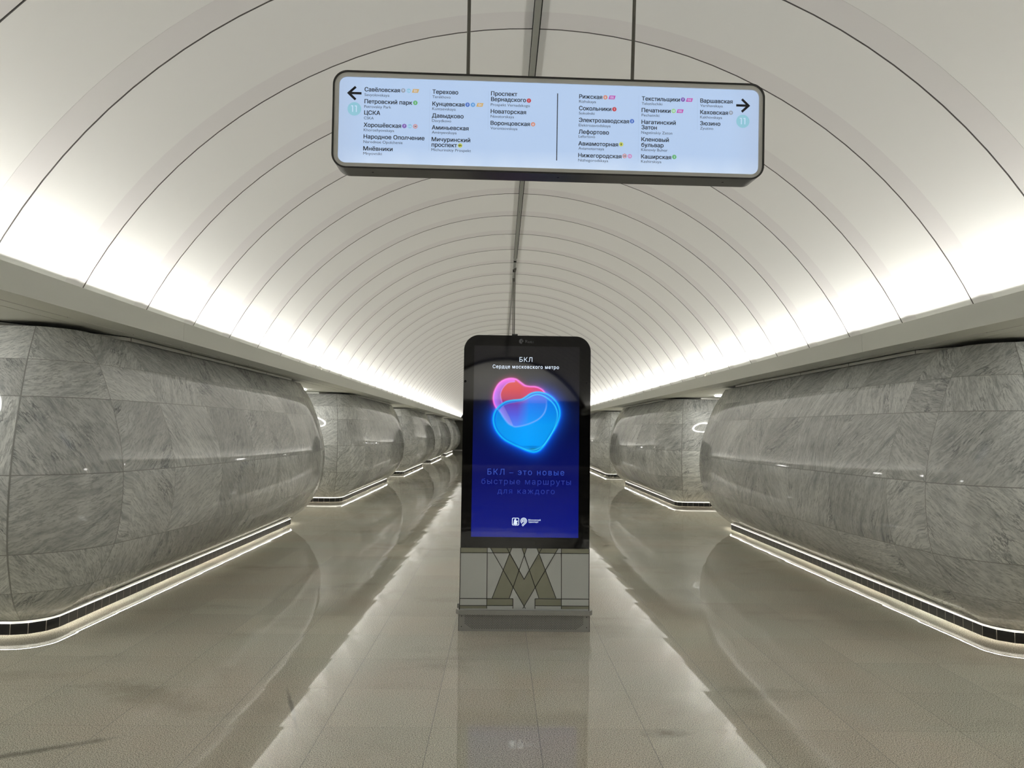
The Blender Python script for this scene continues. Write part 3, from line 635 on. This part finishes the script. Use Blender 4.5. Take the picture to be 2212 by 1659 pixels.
# ------------------------------------------------------------------ hanging direction sign
def build_sign():
    sw, sh, sd = 2.2729, 0.5111, 0.14
    root = thing('direction_sign', 'long backlit white station direction sign hanging across the hall on two rods', 'sign', (0, 3.63, 3.2718))
    su, sv, sn = Vector((0.99986, 0.0165, -0.0029)), Vector((0.0038, -0.0503, 0.9987)), None
    su.normalize(); sy = sv.cross(su).normalized(); sv = su.cross(sy).normalized()
    mt = Matrix((su, sy, sv)).transposed().to_4x4(); mt.translation = (0, 3.63, 3.2718); root.matrix_world = mt
    bm = bmesh.new()
    frame_mesh(bm, rrect(-sw/2, sw/2, -sh/2, sh/2, 0.075), rrect(-sw/2+0.009, sw/2-0.009, -sh/2+0.009, sh/2-0.009, 0.067), 0.0, sd)
    prism(bm, rrect(-sw/2+0.008, sw/2-0.008, -sh/2+0.008, sh/2-0.008, 0.068), 0.03, sd-0.03)
    obj('housing', bm, M['shell'], root)
    for y0, y1 in ((0.004, 0.03), (sd-0.03, sd-0.004)):
        bm = bmesh.new(); frame_mesh(bm, rrect(-sw/2+0.009, sw/2-0.009, -sh/2+0.009, sh/2-0.009, 0.067), rrect(-1.104, 1.107, -0.2265, 0.224, 0.040), y0, y1)
        obj('bezel', bm, M['sign_frame'], root)
    em, nt, b = new_mat('backlit_sign_panel'); N = NT(nt)
    P = N.n('ShaderNodeTexCoord').outputs['Object']; sx = N.n('ShaderNodeSeparateXYZ'); N.link(P, sx.inputs[0])
    spots = N.noise(N.vm('MULTIPLY', P, (5.0, 0.0, 0.6)), 1.0, 2, 0.5)
    low = N.ramp(sx.outputs[2], [(0.0, (1, 1, 1)), (0.05, (0, 0, 0))])
    mr = N.n('ShaderNodeMapRange'); N.link(sx.outputs[2], mr.inputs[0]); mr.inputs[1].default_value = -0.23; mr.inputs[2].default_value = -0.13; mr.inputs[3].default_value = 1; mr.inputs[4].default_value = 0
    mr2 = N.n('ShaderNodeMapRange'); N.link(N.m('ABSOLUTE', sx.outputs[0]), mr2.inputs[0]); mr2.inputs[1].default_value = 0.95; mr2.inputs[2].default_value = 1.1; mr2.inputs[3].default_value = 0; mr2.inputs[4].default_value = 1
    col = N.mix(N.m('MULTIPLY', mr.outputs[0], N.m('MULTIPLY', spots, 1.3)), lin((181, 206, 240)), lin((214, 231, 252)))
    col = N.mix(N.m('MULTIPLY', mr2.outputs[0], 0.5), col, lin((176, 194, 222)))
    b.inputs['Base Color'].default_value = (0.05, 0.05, 0.05, 1); b.inputs['Roughness'].default_value = 0.35
    N.link(col, b.inputs['Emission Color']); b.inputs['Emission Strength'].default_value = 0.93
    for y0, y1 in ((0.010, 0.014), (sd-0.014, sd-0.010)):
        bm = bmesh.new(); prism(bm, rrect(-1.108, 1.111, -0.23, 0.228, 0.04), y0, y1); p = obj('light_panel', bm, em, root)
    for rx in (-0.439, 0.4403):
        bm = bmesh.new(); add_cyl(bm, (rx, sd/2, sh/2-0.01), (rx, sd/2-0.09, 1.68), 0.0095); add_cyl(bm, (rx, sd/2, sh/2-0.005), (rx, sd/2, sh/2+0.01), 0.02)
        obj('hanging_rod', bm, M['rod'], root)
    for x in (-0.93, 0.05, 0.935):
        bm = bmesh.new(); bmesh.ops.create_circle(bm, cap_ends=True, segments=14, radius=0.0065, matrix=Matrix.Translation((x, 0.06, -sh/2-0.0012)))
        obj('screw', bm, M['hole'], root)
    yt = 0.0085
    # arrows
    for i, d in ((0, -1), (4, 1)):
        tip, tail, a, b_ = DATA['sg']['arrow'][i:i+4]; cz = tip[1]
        bm = bmesh.new(); ribbon(bm, (tip[0]-d*0.012, cz), (tail[0], cz), 0.0125, yt)
        for sgn in (1, -1): ribbon(bm, (tip[0]+d*0.000, cz-sgn*0.0035), (tip[0]-d*0.040, cz+sgn*0.0335), 0.0125, yt-0.0002*sgn)
        obj('direction_arrow', bm, M['ink'], root)
    circ = mat('pale_teal_line_colour', lin((90, 90, 90)), 0.6, emit=lin((135, 193, 212)), estr=0.95)
    wl = mat('backlit_white_figure', (0.05, 0.05, 0.05), 0.6, emit=lin((205, 224, 250)), estr=0.95)
    for c in DATA['sg']['circ']:
        bm = bmesh.new(); disc(bm, c, 0.0355, yt); o = obj('line_emblem', bm, circ, root)
        bm = bmesh.new()
        for x in (c[0]-0.012, c[0]+0.007):
            ribbon(bm, (x+0.0035, c[1]-0.0165), (x+0.0035, c[1]+0.0175), 0.0046, yt-0.001); ribbon(bm, (x-0.005, c[1]+0.0150), (x+0.0045, c[1]+0.0155), 0.0044, yt-0.0011)
        obj('line_number', bm, wl, o)
    # dividers
    dv = DATA['sg']['div']
    for i in range(0, 10, 2):
        bm = bmesh.new(); big = i == 4
        ribbon(bm, dv[i+1], dv[i], 0.0045 if big else 0.0013, yt)
        obj('divider', bm, M['ink'] if big else mat('pale_divider', (0.1, 0.1, 0.1), 0.6, emit=lin((160, 184, 218)), estr=0.93), root)
    for ents, (lat, lx, lz, lw) in DATA['st']:
        parts = []
        for nm, x, z, w in ents: lettering('', nm, x, z, yt, M['ink'], None, width=w, cap=0.0215, bold=0.030, into=parts)
        me = parts[0][0]
        if len(parts) > 1:
            bm = bmesh.new()
            for q, _ in parts: bm.from_mesh(q)
            me = bpy.data.meshes.new('station_name'); bm.to_mesh(me); bm.free()
        me.name = 'station_name'; o = link_mesh('station_name', me, M['ink'], root)
        lettering('transliteration', lat, lx, lz, yt, M['ink_soft'], o, width=lw, cap=0.0148, bold=0.0)
    BC = dict(gray=(150, 160, 178), cyan=(142, 196, 226), orange=(208, 172, 110), green=(92, 176, 104), purple=(124, 88, 178), ring=(214, 190, 200), blue=(70, 110, 196),
              lblue=(98, 160, 222), yellow=(196, 205, 96), red=(196, 62, 72), salmon=(212, 142, 122), magenta=(190, 84, 178), pink=(202, 138, 194), lgreen=(150, 208, 132))
    bmats = {k: mat('line_colour_'+k, (0.05, 0.05, 0.05), 0.6, emit=lin(v), estr=0.93) for k, v in BC.items()}
    for t, x, z, c in DATA['bd']:
        bm = bmesh.new()
        if t[0] == 'D': flat(bm, [(x-0.019, z-0.0098), (x+0.013, z-0.0098), (x+0.019, z+0.0098), (x-0.013, z+0.0098)], yt)
        else: disc(bm, (x, z), 0.0116, yt, 20)
        mats = [bmats[c]]
        if c == 'ring':
            mats.append(bmats['red']); frame_mesh(bm, [(x+0.0116*math.cos(a*0.314), z+0.0116*math.sin(a*0.314)) for a in range(20)], [(x+0.0098*math.cos(a*0.314), z+0.0098*math.sin(a*0.314)) for a in range(20)], yt-0.0004, yt-0.0002, 1)
        o = obj('line_badge', bm, mats, root)
        lettering('badge_mark', t, x, z-0.0052, yt-0.001, M['ink'] if c in ('yellow', 'ring') else wl, o, cap=0.0105 if len(t) < 3 else 0.008, bold=0.03, center=True)
build_sign()

# ------------------------------------------------------------------ screen kiosk
def build_kiosk():
    K = DATA['kk']
    root = thing('screen_kiosk', 'tall black screen kiosk showing two glowing neon hearts, standing in the middle of the hall', 'advertising screen', (-0.0135, 6.071, 0))
    hw, top, dep = 0.5435, 2.489, 0.22
    bm = bmesh.new(); prism(bm, rrect(-hw, hw, 0.686, top, 0.13, 14, 0.0), 0.012, dep-0.012)
    obj('cabinet', bm, M['shell'], root)
    for y0, y1 in ((0.0, 0.014), (dep-0.014, dep)):
        bm = bmesh.new(); prism(bm, rrect(-hw, hw, 0.686, top, 0.13, 14, 0.0), y0, y1)
        g = obj('glass_front', bm, M['black'], root)
        if y0 == 0.0: glass = g
    # display with its moving picture of two neon hearts
    x0, x1, z0, z1 = -0.4560, 0.4480, 0.7775, 2.3985
    nx, nz = 226, 405
    gx, gz = np.meshgrid(np.linspace(x0, x1, nx), np.linspace(z0, z1, nz))
    def smooth(pts, closed=True, k=7):
        P = np.array(pts); out = []; n = len(P)
        for i in range(n if closed else n-1):
            g = lambda j: P[j % n] if closed else P[min(max(j, 0), n-1)]
            p0, p1, p2, p3 = g(i-1), g(i), g(i+1), g(i+2)
            for t in np.linspace(0, 1, k, endpoint=False):
                out.append(0.5*((2*p1)+(p2-p0)*t+(2*p0-5*p1+4*p2-p3)*t*t+(3*p1-p0-3*p2+p3)*t**3))
        if not closed: out.append(P[-1])
        return np.array(out)
    def sdf(P, closed=True):
        d = np.full(gx.shape, 9.0); ins = np.zeros(gx.shape, bool); n = len(P)
        for i in range(n if closed else n-1):
            a, b_ = P[i], P[(i+1) % n]; e = b_-a; L = e@e+1e-12
            t = np.clip(((gx-a[0])*e[0]+(gz-a[1])*e[1])/L, 0, 1)
            d = np.minimum(d, np.hypot(gx-a[0]-t*e[0], gz-a[1]-t*e[1]))
            if closed:
                c = ((a[1] > gz) != (b_[1] > gz)) & (gx < (b_[0]-a[0])*(gz-a[1])/((b_[1]-a[1]) if abs(b_[1]-a[1]) > 1e-9 else 1e-9)+a[0]); ins ^= c
        return np.where(ins, -d, d)
    BO, BI, PO = (sdf(smooth(K['hearts'][i])) for i in range(3)); PI = sdf(smooth(K['hearts'][3], False), False)
    L = lambda *c: np.array(lin(c))
    def lerp(a, b_, t): return a*(1-t[..., None]) + b_*t[..., None]
    tz = (gz-z0)/(z1-z0)
    img = np.zeros(gx.shape+(3,))
    stops = [(0.0, L(1, 16, 122)), (0.16, L(1, 12, 110)), (0.30, L(1, 8, 92)), (0.45, L(1, 10, 84)), (0.6, L(1, 10, 60)), (0.72, L(2, 4, 22)), (0.85, L(2, 2, 8)), (1.0, L(1, 1, 5))]
    for c in range(3): img[..., c] = np.interp(tz, [s[0] for s in stops], [s[1][c] for s in stops])
    u = lambda t: np.clip(t, 0, 1)
    px = 0.0040
    # glows
    img += np.exp(-np.maximum(BO, 0)/(9*px))[..., None]*L(0, 92, 240)*0.62 + np.exp(-np.maximum(BO, 0)/(2.0*px))[..., None]*L(0, 120, 255)*0.5
    img += (np.exp(-np.maximum(PO, 0)/(3.5*px))*(BO > -0.01))[..., None]*L(225, 30, 130)*0.35
    hz = (gz-K['hearts'][2][0][1])
    zc = K['hearts'][0][5][1]                                   # level of the left lobe of the blue heart
    pink_top, pink_bot = max(p[1] for p in K['hearts'][2]), min(p[1] for p in K['hearts'][2])
    tp = u((gz-pink_bot)/(pink_top-pink_bot))
    red = np.zeros_like(img)
    pst = [(0.0, L(84, 128, 255)), (0.25, L(94, 84, 220)), (0.45, L(110, 50, 170)), (0.58, L(176, 36, 84)), (0.75, L(204, 44, 62)), (1.0, L(214, 70, 62))]
    for c in range(3): red[..., c] = np.interp(tp, [s[0] for s in pst], [s[1][c] for s in pst])
    xm = (K['hearts'][2][0][0] + K['hearts'][2][13][0])/2
    red = lerp(red, np.broadcast_to(L(206, 24, 110), red.shape), u((gx-xm)/0.12)*(tp > 0.5))
    inP, inB = PO < 0, BO < 0
    img[inP] = red[inP]
    pis = smooth(K['hearts'][3], False); order = np.argsort(pis[:, 1]); top_pi = K['hearts'][3][0][1]
    px_left = np.interp(gz[:, 0], pis[order, 1], pis[order, 0])
    ss_ = lambda t: np.clip(t, 0, 1)**2*(3-2*np.clip(t, 0, 1))
    band = ss_((px_left[:, None]-gx)/(2*px)+0.5)*(gz <= top_pi+0.02)
    band = np.maximum(band, np.exp(-(PO/0.011)**2)*ss_((xm+0.07-gx)/0.05)*(gz > zc)*0.9)*inP
    bandc = np.zeros_like(img)
    bst = [(0.0, L(150, 160, 255)), (0.4, L(172, 128, 255)), (0.7, L(202, 110, 250)), (1.0, L(244, 100, 232))]
    for c in range(3): bandc[..., c] = np.interp(tp, [s[0] for s in bst], [s[1][c] for s in bst])
    bandc *= (0.62+0.4*u(1+PO/0.05))[..., None]
    img = lerp(img, bandc, band*0.95)
    # blue heart body seen over the pink one
    fx = u((gx-(xm-0.02))/0.10)
    bl_top, bl_bot = max(p[1] for p in K['hearts'][0]), min(p[1] for p in K['hearts'][0])
    tb_ = u((gz-bl_bot)/(bl_top-bl_bot))
    fill = lerp(np.broadcast_to(L(0, 158, 250), img.shape), np.broadcast_to(L(0, 108, 240), img.shape), u((tb_-0.45)*1.9))
    fill = fill*(0.80+0.25*u(1-np.abs(gx-(x0+x1)/2)/0.35))[..., None]
    sel = inB & ~inP; img[sel] = fill[sel]
    sel = inB & inP; mixd = lerp(img, fill, 0.15+0.75*fx); img[sel] = mixd[sel]
    img = lerp(img, 0.75*bandc+0.25*fill, band*sel)
    rim = inB & (BI > 0); rc = np.broadcast_to(L(0, 112, 226), img.shape)*(0.72+0.5*u(-BO/0.02))[..., None]
    img[rim] = (0.25*img+0.75*rc)[rim]
    # dark olive lens at the foot of the blue heart
    ft = np.exp(-(((gx-(K['hearts'][0][22][0]-0.005))/0.045)**2+((gz-bl_bot-0.030)/0.011)**2)); img = lerp(img, np.broadcast_to(L(20, 92, 120), img.shape), 0.75*ft*inB)
    ft = np.exp(-(((gx-(K['hearts'][0][22][0]-0.02))/0.085)**2+((gz-bl_bot-0.050)/0.008)**2)); img = lerp(img, np.broadcast_to(L(0, 92, 190), img.shape), 0.6*ft*inB)
    # neon lines
    def line(D, w, col, k=1.0, mask=None):
        nonlocal img
        t = np.exp(-(D/w)**2)*k
        if mask is not None: t = t*mask
        img = lerp(img, np.broadcast_to(col, img.shape), u(t))
    line(PO, 1.5*px, L(255, 120, 232), 0.95, (BO > 0))
    line(PO, 1.4*px, L(120, 176, 255), 0.8, inB*u((zc-gz)/0.10+0.15))
    line(PI, 1.0*px, L(236, 150, 255), 0.45, inP & ~inB)
    line(BO+1.6*px, 1.5*px, L(18, 196, 255), 0.95)
    wr = u((gx-xm)/0.12+0.3)
    line(BI, 1.2*px, L(0, 150, 245), 0.6, (BO < -px)*(1-wr))
    line(BI, 1.2*px, L(60, 214, 255), 0.85, (BO < -px)*wr)
    line(BO+4.6*px, 1.0*px, L(0, 88, 214), 0.5, inB)
    V = np.stack([gx.ravel(), np.full(gx.size, -0.0012), gz.ravel()], 1)
    ii = np.arange(nx*nz).reshape(nz, nx)
    F = np.stack([ii[:-1, :-1].ravel(), ii[:-1, 1:].ravel(), ii[1:, 1:].ravel(), ii[1:, :-1].ravel()], 1)
    me = bpy.data.meshes.new('display'); me.from_pydata(V.tolist(), [], F.tolist())
    ca = me.color_attributes.new('picture', 'FLOAT_COLOR', 'POINT'); ca.data.foreach_set('color', np.concatenate([img.reshape(-1, 3), np.ones((nx*nz, 1))], 1).ravel())
    dm, nt, b = new_mat('lit_display'); N = NT(nt)
    at = N.n('ShaderNodeAttribute', attribute_name='picture'); N.link(at.outputs['Color'], b.inputs['Emission Color']); b.inputs['Emission Strength'].default_value = 1.0
    b.inputs['Base Color'].default_value = (0.006, 0.006, 0.008, 1); b.inputs['Roughness'].default_value = 0.03; b.inputs['Specular IOR Level'].default_value = 0.55
    disp = link_mesh('display', me, dm, root); disp['label'] = 'lit display with a pink and a blue neon heart'
    wt = mat('screen_white_text', (0.01, 0.01, 0.01), 0.3, emit=lin((226, 240, 255)), estr=1.0)
    bt = mat('screen_blue_text', (0.01, 0.01, 0.01), 0.3, emit=lin((44, 84, 206)), estr=0.75)
    bt2 = mat('screen_dim_blue_text', (0.01, 0.01, 0.01), 0.3, emit=lin((28, 62, 190)), estr=0.6)
    caps = [0.040, 0.030, 0.050, 0.048, 0.046]; trk = [1.15, 1.18, 1.25, 1.22, 1.25]
    for i, (t, (x, z), w) in enumerate(K['txt']):
        lettering('screen_text', t, x, z, -0.0022, wt if i < 2 else (bt if i == 2 else bt2), disp, width=w, cap=caps[i], bold=0.02 if i == 1 else 0.0, track=trk[i])
    # foot of the display: crest, transport emblem, two words
    (cx0, cz1), (cx1, cz0) = K['crest']; cx = (cx0+cx1)/2; y = -0.0022
    bm = bmesh.new(); o_ = rrect(cx0, cx1, cz0+0.004, cz1, 0.010, 5); i_ = rrect(cx0+0.0055, cx1-0.0055, cz0+0.0095, cz1-0.0055, 0.006, 5); frame_mesh(bm, o_, i_, y, y+0.0003)
    flat(bm, [(cx-0.005, cz0+0.005), (cx, cz0), (cx+0.005, cz0+0.005)], y)
    h = cz1-cz0
    rider = [(-.016, .20), (-.002, .16), (.014, .20), (.018, .32), (.010, .36), (.016, .50), (.020, .60), (.013, .68), (.006, .60), (.004, .80), (-.002, .92), (-.008, .80), (-.013, .70), (-.012, .56), (-.018, .46), (-.011, .38), (-.020, .30)]
    flat(bm, [(cx+a, cz0+h*b_) for a, b_ in rider], y)
    obj('crest', bm, wt, disp)
    (mx, mz), (mx2, _) = K['mt']; R0 = mx2-mx
    bm = bmesh.new()
    for ra, rb, a0, a1 in ((R0, R0*0.80, -45, 235), (R0*0.66, R0*0.48, -45, 235), (R0*0.36, R0*0.18, 0, 360)):
        n = 26
        for i in range(n):
            q0, q1 = math.radians(a0+(a1-a0)*i/n), math.radians(a0+(a1-a0)*(i+1)/n)
            flat(bm, [(mx+r_*math.cos(q), mz+r_*math.sin(q)) for r_, q in ((rb, q0), (ra, q0), (ra, q1), (rb, q1))], y)
    for rr in (0.90, 0.57):
        p = (mx+R0*rr*math.cos(-0.785), mz+R0*rr*math.sin(-0.785)); ribbon(bm, p, (p[0]-R0*0.95, p[1]-R0*0.95), R0*0.19, y)
    obj('transport_emblem', bm, wt, disp)
    a, b1, c, d = K['mtt']
    lettering('screen_text', 'Московский', a[0], a[1], y, wt, disp, width=b1[0]-a[0], cap=0.0125, bold=0.02)
    lettering('screen_text', 'транспорт', c[0], c[1], y, wt, disp, width=d[0]-c[0], cap=0.0125, bold=0.02)
    # maker's mark on the top of the glass
    gm = mat('grey_glass_print', (0.11, 0.11, 0.115), 0.5)
    c0, c1, t0, t1, tc_ = K['russ']; R1 = c1[0]-c0[0]; y = -0.0012
    bm = bmesh.new()
    left = [(c0[0]+R1*math.cos(math.radians(q)), c0[1]+R1*math.sin(math.radians(q))) for q in range(80, 286, 10)]
    flat(bm, left+[(c0[0]+R1*0.30, c0[1]-R1*0.55), (c0[0]-R1*0.12, c0[1]), (c0[0]+R1*0.34, c0[1]+R1*0.62)], y)
    flat(bm, [(c0[0]+R1*0.25, c0[1]), (c0[0]+R1*0.55, c0[1]-R1*0.45), (c0[0]+R1*0.72, c0[1]+R1*0.1), (c0[0]+R1*0.52, c0[1]+R1*0.72)], y)
    obj('maker_emblem', bm, gm, glass)
    lettering('maker_name', 'Russ', t0[0], t0[1], y, gm, glass, width=t1[0]-t0[0], cap=tc_[1]-t0[1], bold=0.0)
    for c in K['cams']:
        bm = bmesh.new(); disc(bm, c, 0.0085, -0.0012); frame_mesh(bm, [(c[0]+0.0105*math.cos(i*0.3142), c[1]+0.0105*math.sin(i*0.3142)) for i in range(20)], [(c[0]+0.0085*math.cos(i*0.3142), c[1]+0.0085*math.sin(i*0.3142)) for i in range(20)], -0.0018, 0.0, 1)
        obj('camera_lens', bm, [M['hole'], M['shell']], root)
    # enamelled lower panel with its inlaid pattern
    pw = 0.5455
    bm = bmesh.new(); add_box(bm, -pw, pw, 0.004, dep-0.004, 0.17, 0.686); pan = obj('enamel_panel', bm, M['kiosk_white'], root)
    bm = bmesh.new()
    for p in K['polys']: flat(bm, p[::-1], 0.0032)
    o = obj('pattern_inlay', bm, M['olive'], pan); o['label'] = 'olive geometric shapes'
    bm = bmesh.new()
    for p, q in K['lines']: ribbon(bm, p, q, 0.0058, 0.0026)
    for p, q in (((-pw+0.003, 0.17), (-pw+0.003, 0.686)), ((pw-0.003, 0.17), (pw-0.003, 0.686))): ribbon(bm, p, q, 0.006, 0.0024)
    obj('pattern_line', bm, M['kline'], pan)
    # steel foot with perforated grille
    bm = bmesh.new(); add_box(bm, -0.5465, 0.5465, -0.002, dep+0.002, 0.0, 0.172); add_box(bm, -0.5505, 0.5505, 0.002, dep-0.002, 0.0, 0.17, 1)
    foot = obj('steel_foot', bm, [M['steel_dark'], M['hole']], root)
    bm = bmesh.new(); r_ = 0.0033
    for row in range(17):
        z = 0.1305 - row*0.0068
        for i in range(50):
            x = -0.4930 + i*0.02008 + (0.01004 if row % 2 else 0)
            if x > 0.4935: continue
            if z < 0.0609 - (abs(x)-0.4926)*(-0.0402/0.0601)*-1*-1 and False: continue
            lim = 0.0609 - 0.0402*(0.4926-abs(x))/0.0601
            if z < lim - 0.001 or z < 0.0195: continue
            flat(bm, [(x+r_*math.cos(q*math.pi/4), z+r_*math.sin(q*math.pi/4)) for q in range(8)], -0.0026)
    o = obj('perforation', bm, M['hole'], foot); o['label'] = 'rows of black ventilation holes'
    for x, z in ((-0.524, 0.122), (-0.524, 0.036), (0.524, 0.122), (0.524, 0.036)):
        bm = bmesh.new(); disc(bm, (x, z), 0.004, -0.0026, 12); obj('screw', bm, M['hole'], foot)
    for yy, sg in ((-0.002, -1), (dep+0.002, 1)):
        bm = bmesh.new(); ya, yb = sorted((yy+sg*0.030, yy+sg*0.012))
        add_box(bm, -0.5465, 0.5465, ya, yb, 0.139, 0.178, 0, 0.002)
        for q in (-1, 1):
            pts = [(q*0.545, yy+sg*0.030), (q*0.572, yy-sg*0.012), (q*0.572, yy-sg*0.026), (q*0.556, yy-sg*0.026), (q*0.545, yy+sg*0.012)]
            lo = [bm.verts.new((a, b_, 0.140)) for a, b_ in pts]; hi = [bm.verts.new((a, b_, 0.177)) for a, b_ in pts]
            bm.faces.new(lo); bm.faces.new(hi[::-1])
            for i in range(5): bm.faces.new((lo[i], lo[(i+1) % 5], hi[(i+1) % 5], hi[i]))
        bmesh.ops.recalc_face_normals(bm, faces=bm.faces)
        obj('bumper_rail', bm, M['steel'], root)
build_kiosk()

# ------------------------------------------------------------------ second hanging box seen end-on behind the kiosk
def build_hanger():
    root = thing('hanging_box', 'slim dark box hanging end-on from two thin rods right behind the screen kiosk', 'hanging sign', (0.02, 13.8, 3.163))
    bm = bmesh.new(); add_box(bm, -0.053, 0.060, -0.1, 1.15, 0.0, 0.385, 0, 0.006); obj('housing', bm, M['shell'], root)
    for x, y in ((-0.006, 0.1), (-0.018, 1.0)):
        bm = bmesh.new(); add_cyl(bm, (x, y, 0.37), (x, y, 1.71), 0.0095); add_box(bm, x-0.024, x+0.024, y-0.05, y+0.05, 1.685, 1.725); add_cyl(bm, (x, y, 1.645), (x, y, 1.69), 0.017)
        obj('hanging_rod', bm, M['rod'], root)
build_hanger()
